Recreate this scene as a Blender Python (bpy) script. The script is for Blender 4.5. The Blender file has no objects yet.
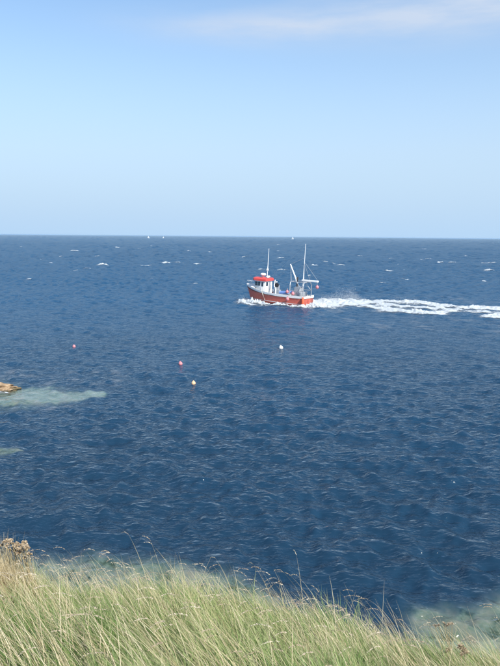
import bpy, bmesh, math, random
import numpy as np
from mathutils import Vector, Matrix

random.seed(7)
rng = np.random.default_rng(11)
R = math.radians
S = bpy.context.scene
COL = S.collection

# ------------------------------------------------------------------ camera
EYE = 10.5
FPX = 650.0                                   # focal length in photo pixels (500 x 666)
cam_d = bpy.data.cameras.new('camera')
cam = bpy.data.objects.new('camera', cam_d)
COL.objects.link(cam)
cam_d.sensor_fit = 'VERTICAL'
cam_d.sensor_height = 36.0
cam_d.lens = FPX / 666.0 * 36.0
cam_d.clip_start = 0.05
cam_d.clip_end = 120000
PITCH = math.atan((333 - 236.3) / FPX)
CM = Matrix.Rotation(math.pi / 2 - PITCH, 3, 'X') @ Matrix.Rotation(R(0.5), 3, 'Z')
cam.matrix_world = Matrix.Translation((0, 0, EYE)) @ CM.to_4x4()
S.camera = cam

def ray(px, py):
    return (CM @ Vector(((px - 250) / FPX, -(py - 333) / FPX, -1.0))).normalized()

def at(px, py, z=0.0):                        # survey: photo pixel -> point on a level plane
    d = ray(px, py)
    t = (z - EYE) / d.z
    return Vector((d.x * t, d.y * t, z))

def at_y(px, py, y):                          # photo pixel -> point at a forward distance
    d = ray(px, py)
    t = y / d.y
    return Vector((d.x * t, y, EYE + d.z * t))

# ------------------------------------------------------------------ light
SUN_EL, SUN_AZ = R(41), Vector((0.62, -0.78)).normalized()     # from behind the viewer's right
SKY_STRENGTH = 0.10
world = bpy.data.worlds.new('World')
S.world = world
world.use_nodes = True
wn, wl = world.node_tree.nodes, world.node_tree.links
wn.clear()
w_out = wn.new('ShaderNodeOutputWorld')
w_bg = wn.new('ShaderNodeBackground')
w_sky = wn.new('ShaderNodeTexSky')
w_sky.sky_type = 'NISHITA'
w_sky.sun_disc = False
w_sky.sun_elevation = SUN_EL
w_sky.sun_rotation = math.atan2(SUN_AZ.x, SUN_AZ.y)
w_sky.altitude = 0
w_sky.air_density = 1.0
w_sky.dust_density = 0.0
w_sky.ozone_density = 4.5
w_bg.inputs['Strength'].default_value = SKY_STRENGTH

def wmath(op, a, b=None, c=None, clamp=False):
    n = wn.new('ShaderNodeMath'); n.operation = op; n.use_clamp = clamp
    for i, v in enumerate((a, b, c)):
        if v is None: continue
        if isinstance(v, (int, float)): n.inputs[i].default_value = v
        else: wl.new(v, n.inputs[i])
    return n.outputs[0]

CLOUD_SHIFT = 3.4
tc = wn.new('ShaderNodeTexCoord')
sep = wn.new('ShaderNodeSeparateXYZ'); wl.new(tc.outputs['Generated'], sep.inputs[0])
dx, dy, dz = sep.outputs
az = wmath('ARCTAN2', dx, dy)                 # 0 = straight out to sea
el = wmath('ARCSINE', dz)
cvec = wn.new('ShaderNodeCombineXYZ')
wl.new(wmath('ADD', wmath('MULTIPLY', az, 8.0), CLOUD_SHIFT), cvec.inputs[0]); wl.new(wmath('MULTIPLY', el, 42.0), cvec.inputs[1])
cn = wn.new('ShaderNodeTexNoise'); cn.inputs['Scale'].default_value = 1.0
cn.inputs['Detail'].default_value = 7; cn.inputs['Roughness'].default_value = 0.55
wl.new(cvec.outputs[0], cn.inputs['Vector'])
nz = cn.outputs['Fac']

def wisp(px, py, wpx, hpx, amt):              # a streak of high cloud centred on a bearing
    d = ray(px, py)
    a0, e0 = math.atan2(d.x, d.y), math.asin(d.z)
    qa = wmath('DIVIDE', wmath('SUBTRACT', az, a0), wpx / FPX)
    qe = wmath('DIVIDE', wmath('SUBTRACT', el, e0), hpx / FPX)
    q = wmath('ADD', wmath('MULTIPLY', qa, qa), wmath('MULTIPLY', qe, qe))
    return wmath('MULTIPLY', wmath('POWER', 2.718, wmath('MULTIPLY', q, -1.0)), amt)

m = wmath('ADD', wisp(265, 28, 105, 13, 0.75), wisp(465, 5, 125, 24, 0.9))
hi = wmath('SMOOTH_MIN', 0.4, wmath('MULTIPLY', wmath('SUBTRACT', el, R(23)), 1.6), 0.1)   # more of the same streaks overhead
m = wmath('ADD', m, wmath('MAXIMUM', hi, 0.0))
m = wmath('MULTIPLY', m, wmath('ADD', wmath('MULTIPLY', wmath('SUBTRACT', nz, 0.5), 1.8), 0.8, clamp=True), clamp=True)
mix = wn.new('ShaderNodeMix'); mix.data_type = 'RGBA'
tint = wn.new('ShaderNodeMix'); tint.data_type = 'RGBA'            # pale summer haze low in the sky, all round
q_ = wmath('DIVIDE', el, R(15.0))
wl.new(wmath('POWER', 2.718, wmath('MULTIPLY', wmath('MULTIPLY', q_, q_), -1.0)), tint.inputs[0])
wb = wn.new('ShaderNodeVectorMath'); wb.operation = 'MULTIPLY'; wb.inputs[1].default_value = (0.99, 1.055, 1.03)   # the camera's white balance
wl.new(w_sky.outputs[0], wb.inputs[0]); wl.new(wb.outputs[0], tint.inputs[6])
hz = wn.new('ShaderNodeMix'); hz.data_type = 'RGBA'
wl.new(wmath('MULTIPLY', el, 1 / R(7.0), clamp=True), hz.inputs[0])
hz.inputs[6].default_value = (2.62, 3.72, 5.0, 1); hz.inputs[7].default_value = (3.02, 3.84, 4.82, 1)
wl.new(hz.outputs[2], tint.inputs[7])
wl.new(m, mix.inputs[0])
wl.new(tint.outputs[2], mix.inputs[6])
mix.inputs[7].default_value = (3.45, 3.95, 4.75, 1)
wl.new(mix.outputs[2], w_bg.inputs['Color'])
wl.new(w_bg.outputs[0], w_out.inputs['Surface'])

sun_d = bpy.data.lights.new('sun', 'SUN')
sun_d.energy = 3.6
sun_d.angle = R(0.5)
sun_d.color = (1.0, 0.95, 0.87)
sun = bpy.data.objects.new('sun', sun_d)
COL.objects.link(sun)
sd = Vector((SUN_AZ.x * math.cos(SUN_EL), SUN_AZ.y * math.cos(SUN_EL), math.sin(SUN_EL)))
sun.rotation_euler = sd.to_track_quat('Z', 'Y').to_euler()
sun.location = sd * 50

S.view_settings.view_transform = 'Standard'
S.view_settings.look = 'None'
S.view_settings.exposure = 0.9
S.view_settings.gamma = 1.0
S.view_settings.use_curve_mapping = False
S.render.engine = 'CYCLES'
S.cycles.max_bounces = 6
S.cycles.transparent_max_bounces = 8

# ------------------------------------------------------------------ helpers
def tag(o, label=None, cat=None, group=None, kind=None):
    if label: o['label'] = label
    if cat: o['category'] = cat
    if group: o['group'] = group
    if kind: o['kind'] = kind
    return o

def link(name, me, mat=None, parent=None):
    o = bpy.data.objects.new(name, me)
    COL.objects.link(o)
    if mat is not None and me is not None: me.materials.append(mat)
    if parent is not None: o.parent = parent
    return o

def empty(name, loc=(0, 0, 0), rz=0.0):
    o = bpy.data.objects.new(name, None)
    COL.objects.link(o)
    o.location = loc; o.rotation_euler = (0, 0, rz); o.empty_display_size = 0.2
    return o

def np_mesh(name, V, F, attrs=None, smooth=True):
    """V (n,3); F (m,k) int array, k = 3 or 4; attrs {name: (n,)}"""
    V = np.asarray(V, np.float32); F = np.asarray(F, np.int32)
    me = bpy.data.meshes.new(name)
    me.vertices.add(len(V)); me.vertices.foreach_set('co', V.ravel())
    k = F.shape[1]
    me.loops.add(F.size); me.loops.foreach_set('vertex_index', F.ravel())
    me.polygons.add(len(F))
    me.polygons.foreach_set('loop_start', np.arange(len(F), dtype=np.int32) * k)
    me.polygons.foreach_set('loop_total', np.full(len(F), k, np.int32))
    if smooth: me.polygons.foreach_set('use_smooth', np.ones(len(F), bool))
    for an, av in (attrs or {}).items():
        a = me.attributes.new(an, 'FLOAT', 'POINT')
        a.data.foreach_set('value', np.asarray(av, np.float32))
    me.update(calc_edges=True)
    return me

def grid_faces(nr, nc, mask=None):
    i = np.arange(nr - 1)[:, None] * nc + np.arange(nc - 1)[None, :]
    F = np.stack([i, i + 1, i + nc + 1, i + nc], -1)
    if mask is not None: F = F[mask]
    return F.reshape(-1, 4)

def compact(V, F, attrs=None):
    used = np.unique(F)
    rm = np.full(len(V), -1, np.int64); rm[used] = np.arange(len(used))
    return V[used], rm[F], ({k: v[used] for k, v in attrs.items()} if attrs else None)

_perm = rng.permutation(1024)
_val = rng.random(1024)
def vnoise(x, y, seed=0):
    xi = np.floor(x).astype(np.int64); yi = np.floor(y).astype(np.int64)
    fx = x - xi; fy = y - yi
    fx = fx * fx * (3 - 2 * fx); fy = fy * fy * (3 - 2 * fy)
    h = lambda a, b: _val[_perm[(_perm[(a + seed * 131) & 1023] + b) & 1023]]
    return (h(xi, yi) * (1 - fx) + h(xi + 1, yi) * fx) * (1 - fy) + (h(xi, yi + 1) * (1 - fx) + h(xi + 1, yi + 1) * fx) * fy

def fbm(x, y, octs=4, seed=0, gain=0.5):
    s = 0; a = 1; t = 0
    for k in range(octs):
        s = s + a * vnoise(x * 2 ** k + 17.3 * k, y * 2 ** k - 9.1 * k, seed + k)
        t += a; a *= gain
    return s / t

def sstep(a, b, x):
    t = np.clip((x - a) / (b - a), 0, 1)
    return t * t * (3 - 2 * t)

class NT:
    """a little shorthand for node materials"""
    def __init__(self, name):
        self.m = bpy.data.materials.new(name); self.m.use_nodes = True
        self.n = self.m.node_tree.nodes; self.l = self.m.node_tree.links
        self.b = self.n['Principled BSDF']; self.out = self.n['Material Output']
    def new(self, t, **kw):
        n = self.n.new(t)
        for k, v in kw.items():
            if hasattr(n, k): setattr(n, k, v)
            else: n.inputs[k.replace('_', ' ')].default_value = v
        return n
    def put(self, sock, v):
        if isinstance(v, bpy.types.NodeSocket): self.l.new(v, sock)
        else: sock.default_value = v
    def math(self, op, a, b=0.0, clamp=False):
        n = self.n.new('ShaderNodeMath'); n.operation = op; n.use_clamp = clamp
        self.put(n.inputs[0], a); self.put(n.inputs[1], b)
        return n.outputs[0]
    def mix(self, f, a, b, mode='MIX'):
        n = self.n.new('ShaderNodeMix'); n.data_type = 'RGBA'; n.blend_type = mode
        self.put(n.inputs[0], f); self.put(n.inputs[6], a); self.put(n.inputs[7], b)
        return n.outputs[2]
    def noise(self, scale, detail=4, rough=0.55, vec=None):
        n = self.n.new('ShaderNodeTexNoise')
        n.inputs['Scale'].default_value = scale; n.inputs['Detail'].default_value = detail
        n.inputs['Roughness'].default_value = rough
        self.l.new(vec if vec is not None else self.coord(), n.inputs['Vector'])
        return n.outputs['Fac']
    def coord(self):
        if not hasattr(self, '_c'): self._c = self.n.new('ShaderNodeTexCoord').outputs['Object']
        return self._c
    def attr(self, name):
        n = self.n.new('ShaderNodeAttribute'); n.attribute_name = name
        return n.outputs['Fac']
    def ramp(self, f, stops):
        n = self.n.new('ShaderNodeValToRGB')
        e = n.color_ramp.elements
        while len(e) > 1: e.remove(e[-1])
        e[0].position = stops[0][0]; e[0].color = (*stops[0][1], 1)
        for p, c in stops[1:]:
            q = e.new(p); q.color = (*c, 1)
        self.l.new(f, n.inputs[0])
        return n.outputs[0]
    def bump(self, h, strength=0.5, dist=0.02):
        n = self.n.new('ShaderNodeBump')
        n.inputs['Strength'].default_value = strength; n.inputs['Distance'].default_value = dist
        self.l.new(h, n.inputs['Height'])
        self.l.new(n.outputs[0], self.b.inputs['Normal'])
        return n.outputs[0]

def c4(c): return (*c, 1)

def paint(name, col, rough=0.5, dirt=0.25, dcol=(0.12, 0.09, 0.06), scale=3.0, metal=0.0):
    t = NT(name)
    n = t.noise(scale, 6, 0.6)
    f = t.math('MULTIPLY', t.math('SUBTRACT', n, 0.45, True), dirt * 4, True)
    t.put(t.b.inputs['Base Color'], t.mix(f, c4(col), c4(dcol)))
    t.b.inputs['Roughness'].default_value = rough
    t.b.inputs['Metallic'].default_value = metal
    t.bump(t.noise(scale * 8, 3), 0.15, 0.01)
    return t.m

# ------------------------------------------------------------------ the sea surface (one height function for everything that floats on it)
NW = 190
_lam = np.exp(rng.uniform(np.log(0.5), np.log(7.0), NW))
_th = R(222) + rng.normal(0, R(42), NW)                       # the wind drives the sea from the right
_ph = rng.uniform(0, 2 * np.pi, NW)
_k = 2 * np.pi / _lam
_slope = 0.032 * np.where(_lam < 1.2, 1.0, (1.2 / _lam) ** 1.1)
_amp = _slope / _k * rng.uniform(0.5, 1.5, NW)
NF = 110                                                       # longer waves that carry the chop's slope where the mesh coarsens
_lamF = np.exp(rng.uniform(np.log(2), np.log(120), NF))
_thF = R(215) + rng.normal(0, R(50), NF)
_phF = rng.uniform(0, 2 * np.pi, NF)
_kF = 2 * np.pi / _lamF
_ampF = 0.09 / _kF * rng.uniform(0.5, 1.5, NF)

def d_r(d):                                                   # ring spacing of the sea mesh
    return d * np.interp(np.log(d), np.log([10, 250, 3500, 40000]), [0.0040, 0.0044, 0.0075, 0.03])
DT = R(0.10)

def sea_z(x, y):
    shp = np.shape(x)
    x = np.ravel(x).astype(np.float64); y = np.ravel(y).astype(np.float64)
    d = np.maximum(np.hypot(x, y), 8.0)
    rx, ry = x / d, y / d
    dr = d_r(d); dt = d * DT
    z = np.zeros_like(d)
    for lam, th, ph, k, a, far in ([(*w, 0) for w in zip(_lam, _th, _ph, _k, _amp)] + [(*w, 1) for w in zip(_lamF, _thF, _phF, _kF, _ampF)]):
        kx, ky = k * math.cos(th), k * math.sin(th)
        kr = (kx * rx + ky * ry) * dr; kt = (kx * ry - ky * rx) * dt
        w = np.exp(-0.42 * (kr * kr + kt * kt))
        if far: w = w * np.clip((d - 30 * lam) / (18 * lam), 0, 1)
        s = np.sin(kx * x + ky * y + ph)
        z += a * w * (s + 0.18 * np.cos(2 * (kx * x + ky * y + ph)) * -1 if lam < 6 else s)
    gust = 0.72 + 0.62 * fbm(x / 23.0 + 5, y / 34.0, 2, 40)
    return (z * gust).reshape(shp)

# shallows: where the submerged shelf shows through
_edge_px = [(-160, 557), (-60, 561), (30, 563.5), (90, 566), (150, 569), (215, 578), (260, 597), (330, 645), (405, 660), (436, 640), (460, 624), (480, 612), (505, 603), (560, 590), (680, 575)]
_edge = np.array([at(px, py)[:2] for px, py in _edge_px])
_edge = _edge[np.argsort(_edge[:, 0])]

def depth(x, y):
    wob = (fbm(x / 1.7, y / 1.7, 5, 3, 0.6) - 0.5)
    e = y - np.interp(x, _edge[:, 0], _edge[:, 1]) + wob * 0.9
    dep = np.where(e < 0, 0.15 + 0.1 * np.clip(e + 3, 0, 3), 0.45 + 5.5 * np.clip(e, 0, 3))
    for (px0, py0, px1, py1, wid, dmin) in [(-120, 399.5, 96, 395.5, 4.6, 0.3), (-120, 398, 60, 397, 5.6, 0.2), (-60, 452, 20, 450, 1.3, 0.5), (470, 645, 560, 608, 1.5, 0.05)]:
        a = at(px0, py0); b = at(px1, py1)
        vx, vy = b.x - a.x, b.y - a.y
        L2 = vx * vx + vy * vy
        t = np.clip(((x - a.x) * vx + (y - a.y) * vy) / L2, 0, 1)
        q = np.hypot(x - a.x - t * vx, y - a.y - t * vy)
        ww = wid * (1.0 - 0.86 * t ** 2.2)
        s = q / ww + wob * 1.3
        dep = np.minimum(dep, np.where(s < 0.75, dmin + 0.9 * np.clip(s, 0, 1) ** 2, dmin + 0.5 + (s - 0.75) * 9))
    dep = dep + 0.35 * wob
    return np.clip(dep, 0.06, 11)

def m_sea():
    t = NT('sea_water')
    dep = t.attr('depth')
    big = t.noise(0.035, 3, 0.5)
    # view-angle falloff painted into the water colour: darker inshore, bluer and brighter offshore
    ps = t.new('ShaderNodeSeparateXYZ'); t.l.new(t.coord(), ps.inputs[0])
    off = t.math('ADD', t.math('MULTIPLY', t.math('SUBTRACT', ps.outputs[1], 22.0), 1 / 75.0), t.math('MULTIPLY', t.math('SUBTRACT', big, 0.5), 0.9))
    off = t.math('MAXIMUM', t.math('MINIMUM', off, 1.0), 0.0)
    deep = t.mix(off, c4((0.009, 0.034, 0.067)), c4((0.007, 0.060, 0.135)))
    sh = t.math('POWER', 2.718, t.math('MULTIPLY', dep, -0.65))
    shelf = t.ramp(t.noise(1.3, 6, 0.7), [(0.36, (0.06, 0.10, 0.06)), (0.46, (0.20, 0.29, 0.22)), (0.58, (0.31, 0.36, 0.28)), (0.72, (0.40, 0.39, 0.31))])   # weed, rock and sand seen through a metre of water
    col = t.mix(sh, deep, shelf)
    mp = t.new('ShaderNodeMapping'); t.l.new(t.coord(), mp.inputs[0])
    mp.inputs['Scale'].default_value = (0.75, 1.5, 1.0); mp.inputs['Rotation'].default_value = (0, 0, 0.35)
    n1 = t.noise(2.1, 2, 0.55, mp.outputs[0])
    n2 = t.noise(4.0, 2, 0.5, mp.outputs[0])
    ridge = t.math('SUBTRACT', 0.5, t.math('ABSOLUTE', t.math('SUBTRACT', n2, 0.5)))            # sharp little crests
    h = t.math('ADD', n1, t.math('MULTIPLY', ridge, 0.4))
    nb = t.bump(h, 1.0, 0.17)
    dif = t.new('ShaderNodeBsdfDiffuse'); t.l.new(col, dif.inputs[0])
    tr = t.new('ShaderNodeBsdfTransparent'); tr.inputs[0].default_value = (0.80, 0.93, 0.92, 1)
    vis = t.math('MULTIPLY', t.math('POWER', 2.718, t.math('MULTIPLY', dep, -0.75)), 0.55)
    body = t.new('ShaderNodeMixShader')
    t.l.new(vis, body.inputs[0]); t.l.new(dif.outputs[0], body.inputs[1]); t.l.new(tr.outputs[0], body.inputs[2])
    gl = t.new('ShaderNodeBsdfGlossy'); gl.inputs['Roughness'].default_value = 0.13; t.l.new(nb, gl.inputs['Normal'])
    fr = t.new('ShaderNodeFresnel'); fr.inputs['IOR'].default_value = 1.333; t.l.new(nb, fr.inputs['Normal'])
    ms = t.new('ShaderNodeMixShader')
    # far out the mesh no longer resolves the chop: the mean reflectance of a rough sea levels off towards grazing
    lod = t.attr('unresolved')
    fe = t.math('DIVIDE', fr.outputs[0], t.math('ADD', 1.0, t.math('MULTIPLY', t.math('MULTIPLY', fr.outputs[0], lod), 0.9)))
    t.l.new(fe, ms.inputs[0]); t.l.new(body.outputs[0], ms.inputs[1]); t.l.new(gl.outputs[0], ms.inputs[2])
    t.l.new(ms.outputs[0], t.out.inputs['Surface'])
    t.n.remove(t.b)
    return t.m

rings = [12.0]
while rings[-1] < 40000: rings.append(rings[-1] + float(d_r(rings[-1])))
rings = np.array(rings)
fine = np.arange(-R(27), R(27), DT)
side = R(27) + np.cumsum(np.linspace(DT, R(2.5), 46))
ang = np.concatenate([-side[::-1], fine, side])
ang = ang[(ang > -R(100)) & (ang < R(100))]
Rg, Ag = np.meshgrid(rings, ang, indexing='ij')
SX, SY = Rg * np.sin(Ag), Rg * np.cos(Ag)
SZ = sea_z(SX, SY)
near = (Rg < 90)
DEP = np.full(SX.shape, 11.0); DEP[near] = depth(SX[near], SY[near])
SZ = SZ * np.where(near, np.clip(0.85 + DEP * 0.2, 0.85, 1), 1)
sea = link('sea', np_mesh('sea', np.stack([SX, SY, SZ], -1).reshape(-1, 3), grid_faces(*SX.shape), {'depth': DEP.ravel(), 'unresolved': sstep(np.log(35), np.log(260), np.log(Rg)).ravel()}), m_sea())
tag(sea, kind='structure')

# seabed of the shelf
def m_seabed():
    t = NT('seabed_rock')
    n = t.noise(0.9, 6, 0.65)
    c = t.ramp(n, [(0.25, (0.24, 0.25, 0.15)), (0.37, (0.48, 0.47, 0.35)), (0.55, (0.60, 0.54, 0.42)), (0.72, (0.66, 0.58, 0.48))])
    t.put(t.b.inputs['Base Color'], c)
    t.b.inputs['Roughness'].default_value = 0.9
    t.bump(t.noise(4, 5), 0.6, 0.1)
    return t.m
bx, by = np.meshgrid(np.linspace(-55, 45, 220), np.linspace(10, 75, 200))
bz = -depth(bx, by) - 0.25 - 0.25 * fbm(bx / 1.1, by / 1.1, 3, 60)
seabed = link('seabed', np_mesh('seabed', np.stack([bx, by, bz], -1).reshape(-1, 3), grid_faces(*bx.shape)), m_seabed())
tag(seabed, kind='structure')

# ------------------------------------------------------------------ the headland
_lip = [(-220, 568, 7.6), (0, 577, 7.2), (150, 585, 7.0), (250, 598, 6.7), (330, 613, 6.4), (400, 634, 6.0), (450, 645, 5.8), (500, 654, 5.6), (700, 676, 5.2)]
_lp = [at_y(*l) for l in _lip]
_lt = np.array([p.x / p.y for p in _lp]); _ly = np.array([p.y for p in _lp]); _lz = np.array([p.z - 0.27 for p in _lp])
Z0 = 8.9

def lip(x, y):
    t = x / np.maximum(y, 3.0)
    return np.interp(t, _lt, _ly), np.interp(t, _lt, _lz)

def ground_z(x, y):
    L, zl = lip(x, y)
    q = np.clip(y / L, 0, None)
    top = np.where(y < 0, Z0 - 0.02 * y, Z0 + (zl - Z0) * np.minimum(q, 1.0) ** 1.12)
    over = np.clip(y - L, 0, None)
    top = top - (0.5 * over + 0.65 * over * sstep(0, 1.6, over))
    top = top + 0.10 * (fbm(x / 0.8, y / 0.8, 3, 20) - 0.5) * sstep(0.5, 2.5, y)
    rock = sstep(0.8, 2.2, over) * 1.1 * (fbm(x / 1.7, y / 1.7, 4, 30) - 0.45)
    return np.maximum(top + rock, -3.0)

def m_headland():
    t = NT('headland_soil')
    g = t.new('ShaderNodeNewGeometry')
    sp = t.new('ShaderNodeSeparateXYZ'); t.l.new(g.outputs['Position'], sp.inputs[0])
    n = t.noise(2.5, 6, 0.6)
    soil = t.ramp(n, [(0.3, (0.05, 0.045, 0.02)), (0.5, (0.11, 0.11, 0.04)), (0.7, (0.20, 0.18, 0.08))])
    rock = t.ramp(t.noise(1.3, 7, 0.65), [(0.3, (0.14, 0.11, 0.08)), (0.5, (0.28, 0.23, 0.17)), (0.7, (0.38, 0.33, 0.26))])
    zz = t.math('ADD', sp.outputs[2], t.math('MULTIPLY', n, 2.0))
    f = t.math('MULTIPLY', t.math('SUBTRACT', 6.0, zz), 1.2, True)
    t.put(t.b.inputs['Base Color'], t.mix(f, soil, rock))
    t.b.inputs['Roughness'].default_value = 0.95
    t.bump(t.noise(9, 5), 0.7, 0.06)
    return t.m
hx, hy = np.meshgrid(np.concatenate([np.linspace(-45, -10, 60), np.linspace(-9.8, 9.8, 150), np.linspace(10, 45, 60)]), np.concatenate([np.linspace(-30, 0, 20), np.linspace(0.2, 16, 130)]))
headland = link('headland', np_mesh('headland', np.stack([hx, hy, ground_z(hx, hy)], -1).reshape(-1, 3), grid_faces(*hx.shape)), m_headland())
tag(headland, kind='structure')

# low rock running in from the left
def rock_mesh(name, cx, cy, lx, ly, h, seed, sub=5, sink=0.6):
    bm = bmesh.new()
    bmesh.ops.create_icosphere(bm, subdivisions=sub, radius=1.0)
    P = np.array([v.co for v in bm.verts])
    n1 = fbm(P[:, 0] * 2.2 + seed, P[:, 1] * 2.2 + P[:, 2] * 1.7, 4, seed)
    n2 = fbm(P[:, 0] * 7 + seed, P[:, 1] * 7 + P[:, 2] * 5, 3, seed + 5)
    r = 1 + 0.75 * (n1 - 0.5) + 0.28 * (n2 - 0.5)
    Q = P * r[:, None]
    Q[:, 2] = np.round(Q[:, 2] * 5 + (n2 - 0.5) * 1.2) / 5 * 0.55 + Q[:, 2] * 0.45           # bedded layers
    for v, q in zip(bm.verts, Q): v.co = (q[0] * lx, q[1] * ly, q[2] * h)
    for f in bm.faces: f.smooth = False
    me = bpy.data.meshes.new(name); bm.to_mesh(me); bm.free()
    return me

def m_rock():
    t = NT('shore_rock')
    n = t.noise(1.6, 7, 0.65)
    c = t.ramp(n, [(0.32, (0.13, 0.09, 0.05)), (0.48, (0.36, 0.25, 0.15)), (0.62, (0.52, 0.40, 0.27)), (0.75, (0.55, 0.48, 0.38))])
    g = t.new('ShaderNodeNewGeometry'); sp = t.new('ShaderNodeSeparateXYZ'); t.l.new(g.outputs['Position'], sp.inputs[0])
    wet = t.math('MULTIPLY', t.math('SUBTRACT', 0.16, t.math('ADD', sp.outputs[2], t.math('MULTIPLY', t.math('SUBTRACT', n, 0.5), 0.5))), 9.0, True)
    c = t.mix(wet, c, c4((0.09, 0.075, 0.04)))                     # the weedy band the tide keeps wet
    t.put(t.b.inputs['Base Color'], c); t.b.inputs['Roughness'].default_value = 0.85
    t.bump(t.noise(7, 5), 0.6, 0.08)
    return t.m
M_ROCK = m_rock()
for (px, py, lx, ly, h, zc, sd_, lab) in [(-45, 389, 4.5, 1.3, 0.50, -0.05, 3, 'low tawny rock ledge breaking the surface at the left edge, above the pale shallows'),]:
    p = at(px, py)
    o = link('rock_ledge', rock_mesh('rock_ledge', 0, 0, lx, ly, h, sd_), M_ROCK)
    o.location = (p.x, p.y, zc); o.rotation_euler = (0, 0, R(-3))
    tag(o, lab, 'rock')

# ------------------------------------------------------------------ foam
def m_foam():
    t = NT('sea_foam')
    n = t.noise(3.0, 5, 0.6)
    t.put(t.b.inputs['Base Color'], t.mix(n, c4((0.36, 0.43, 0.48)), c4((0.60, 0.62, 0.63))))
    t.b.inputs['Roughness'].default_value = 0.7
    t.bump(t.noise(9, 5, 0.65), 0.8, 0.12)
    lace = t.noise(2.6, 7, 0.7)                                   # froth is full of holes where it is thin
    th = t.attr('thick')
    f = t.math('MULTIPLY', t.math('SUBTRACT', t.math('ADD', t.math('MULTIPLY', th, 1.3), 0.50), t.math('MULTIPLY', lace, 1.5)), 4.0, True)
    film = t.math('MULTIPLY', t.math('ADD', th, 0.3, True), 0.5)
    f = t.math('MAXIMUM', f, film)
    tr = t.new('ShaderNodeBsdfTransparent')
    ms = t.new('ShaderNodeMixShader')
    t.l.new(f, ms.inputs[0]); t.l.new(tr.outputs[0], ms.inputs[1]); t.l.new(t.b.outputs[0], ms.inputs[2])
    t.l.new(ms.outputs[0], t.out.inputs['Surface'])
    return t.m
M_FOAM = m_foam()
M_DROP = paint('spray_drops', (0.62, 0.64, 0.65), 0.5, 0.0)

def seg_field(x, y, pts):
    """distance to a polyline whose points carry (x, y, half width, strength): returns the mask"""
    best = np.zeros_like(x)
    for a, b in zip(pts[:-1], pts[1:]):
        vx, vy = b[0] - a[0], b[1] - a[1]
        t = np.clip(((x - a[0]) * vx + (y - a[1]) * vy) / (vx * vx + vy * vy + 1e-9), 0, 1)
        q = np.hypot(x - a[0] - t * vx, y - a[1] - t * vy)
        w = a[2] + (b[2] - a[2]) * t; s = a[3] + (b[3] - a[3]) * t
        best = np.maximum(best, s * np.clip(1 - (q / w) ** 2, 0, 1))
    return best

def foam_sheet(name, strokes, lo, hi, step, rise, nscale, seed, parent=None, mat=None, aniso=1.0, frame=None):
    """froth standing on the sea: kept only where the froth mask beats the noise. frame maps local -> sea"""
    xs = np.arange(lo[0], hi[0], step); ys = np.arange(lo[1], hi[1], step)
    X, Y = np.meshgrid(xs, ys)
    mask = np.zeros_like(X)
    for st in strokes: mask = np.maximum(mask, seg_field(X, Y, st))
    n = fbm(X / nscale + seed, Y / (nscale * aniso), 5, seed, 0.6)
    fine_n = fbm(X / 0.35, Y / 0.35, 3, seed + 9)
    off = (mask * 1.0 - np.clip((n - 0.5) * 2.2 + 0.5, 0, 1) * 0.88)
    if frame is None: WX, WY = X, Y
    else:
        c, s, ox, oy = frame
        WX, WY = ox + c * X - s * Y, oy + s * X + c * Y
    up = off > 0
    Z = sea_z(WX, WY) + 0.025 + rise * np.clip(off, 0, 1.2) * mask * (0.2 + 1.6 * fine_n)
    wide = off > -0.3
    keep = (wide[:-1, :-1] | wide[1:, :-1] | wide[:-1, 1:] | wide[1:, 1:])
    F = grid_faces(*X.shape, mask=keep)
    V, F, A = compact(np.stack([WX, WY, Z], -1).reshape(-1, 3), F, {'thick': np.clip(off, -0.3, 1).ravel()})
    return link(name, np_mesh(name, V, F, A), mat or M_FOAM, parent)

# whitecaps: (px, py, half width px, strength)
caps = [(75, 251, 7, 1.0), (69, 254, 4, .7), (103, 265, 6, 1.25), (88, 268.5, 4, .8), (97, 256, 3, .5), (167, 263, 6, 1.1), (178, 262.5, 5, .6), (198, 264, 6, .5), (145, 265.5, 6, .45), (117, 247.5, 3, .7),
        (230, 247, 4, .8), (276, 251, 4, .9), (281, 258, 4, .9), (283, 270, 5, .8), (262, 269.5, 5, .4), (314, 265.5, 5, 1.1), (326, 262, 3, .6), (341, 265, 5, .6), (335, 264, 3, .5), (389, 271, 4, .9), (440, 262.5, 4, 1.0),
        (453, 262.5, 4, .7), (490, 263, 7, .8), (491, 270.5, 6, 1.0), (464, 256, 3, .6), (424, 249, 3, .6), (382, 283, 3, .5), (396, 264, 3, .45), (430, 259, 4, .5), (245, 257, 4, .35), (210, 252, 4, .4), (40, 259, 4, .35), (140, 249, 3, .4), (360, 256, 3, .45), (475, 245, 3, .5), (20, 247, 3, .4), (405, 279, 4, .4)]
for k in range(34):
    caps.append((rng.uniform(-10, 510), 243 + 42 * rng.random() ** 1.6, rng.uniform(1.2, 3.0), rng.uniform(0.2, 0.5)))
for i, (px, py, hw, st) in enumerate(caps):
    c = at(px, py); d = c.length
    w = hw * math.hypot(c.x, c.y) / FPX
    thick = (0.5 + 0.65 * st) * (c.y ** 2 / (EYE * FPX)) * 0.62
    thick = min(thick, 0.55 * w + 0.6)
    j = rng.uniform(-0.25, 0.25, 4)
    pts = [(c.x - w, c.y + j[0] * thick, thick * 0.35, 0.55), (c.x - 0.3 * w, c.y + j[1] * thick, thick * 0.9, 0.85 + 0.35 * st), (c.x + 0.4 * w, c.y + j[2] * thick, thick * 0.7, 0.8 + 0.3 * st), (c.x + w, c.y + j[3] * thick, thick * 0.3, 0.5)]
    foam_sheet('whitecap', [pts], (c.x - w * 1.15, c.y - thick * 1.2), (c.x + w * 1.15, c.y + thick * 1.2), max(0.10, w / 45), 0.13 * st * min(2.0, d / 140), max(0.7, w / 4), 100 + i, sea)
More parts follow.
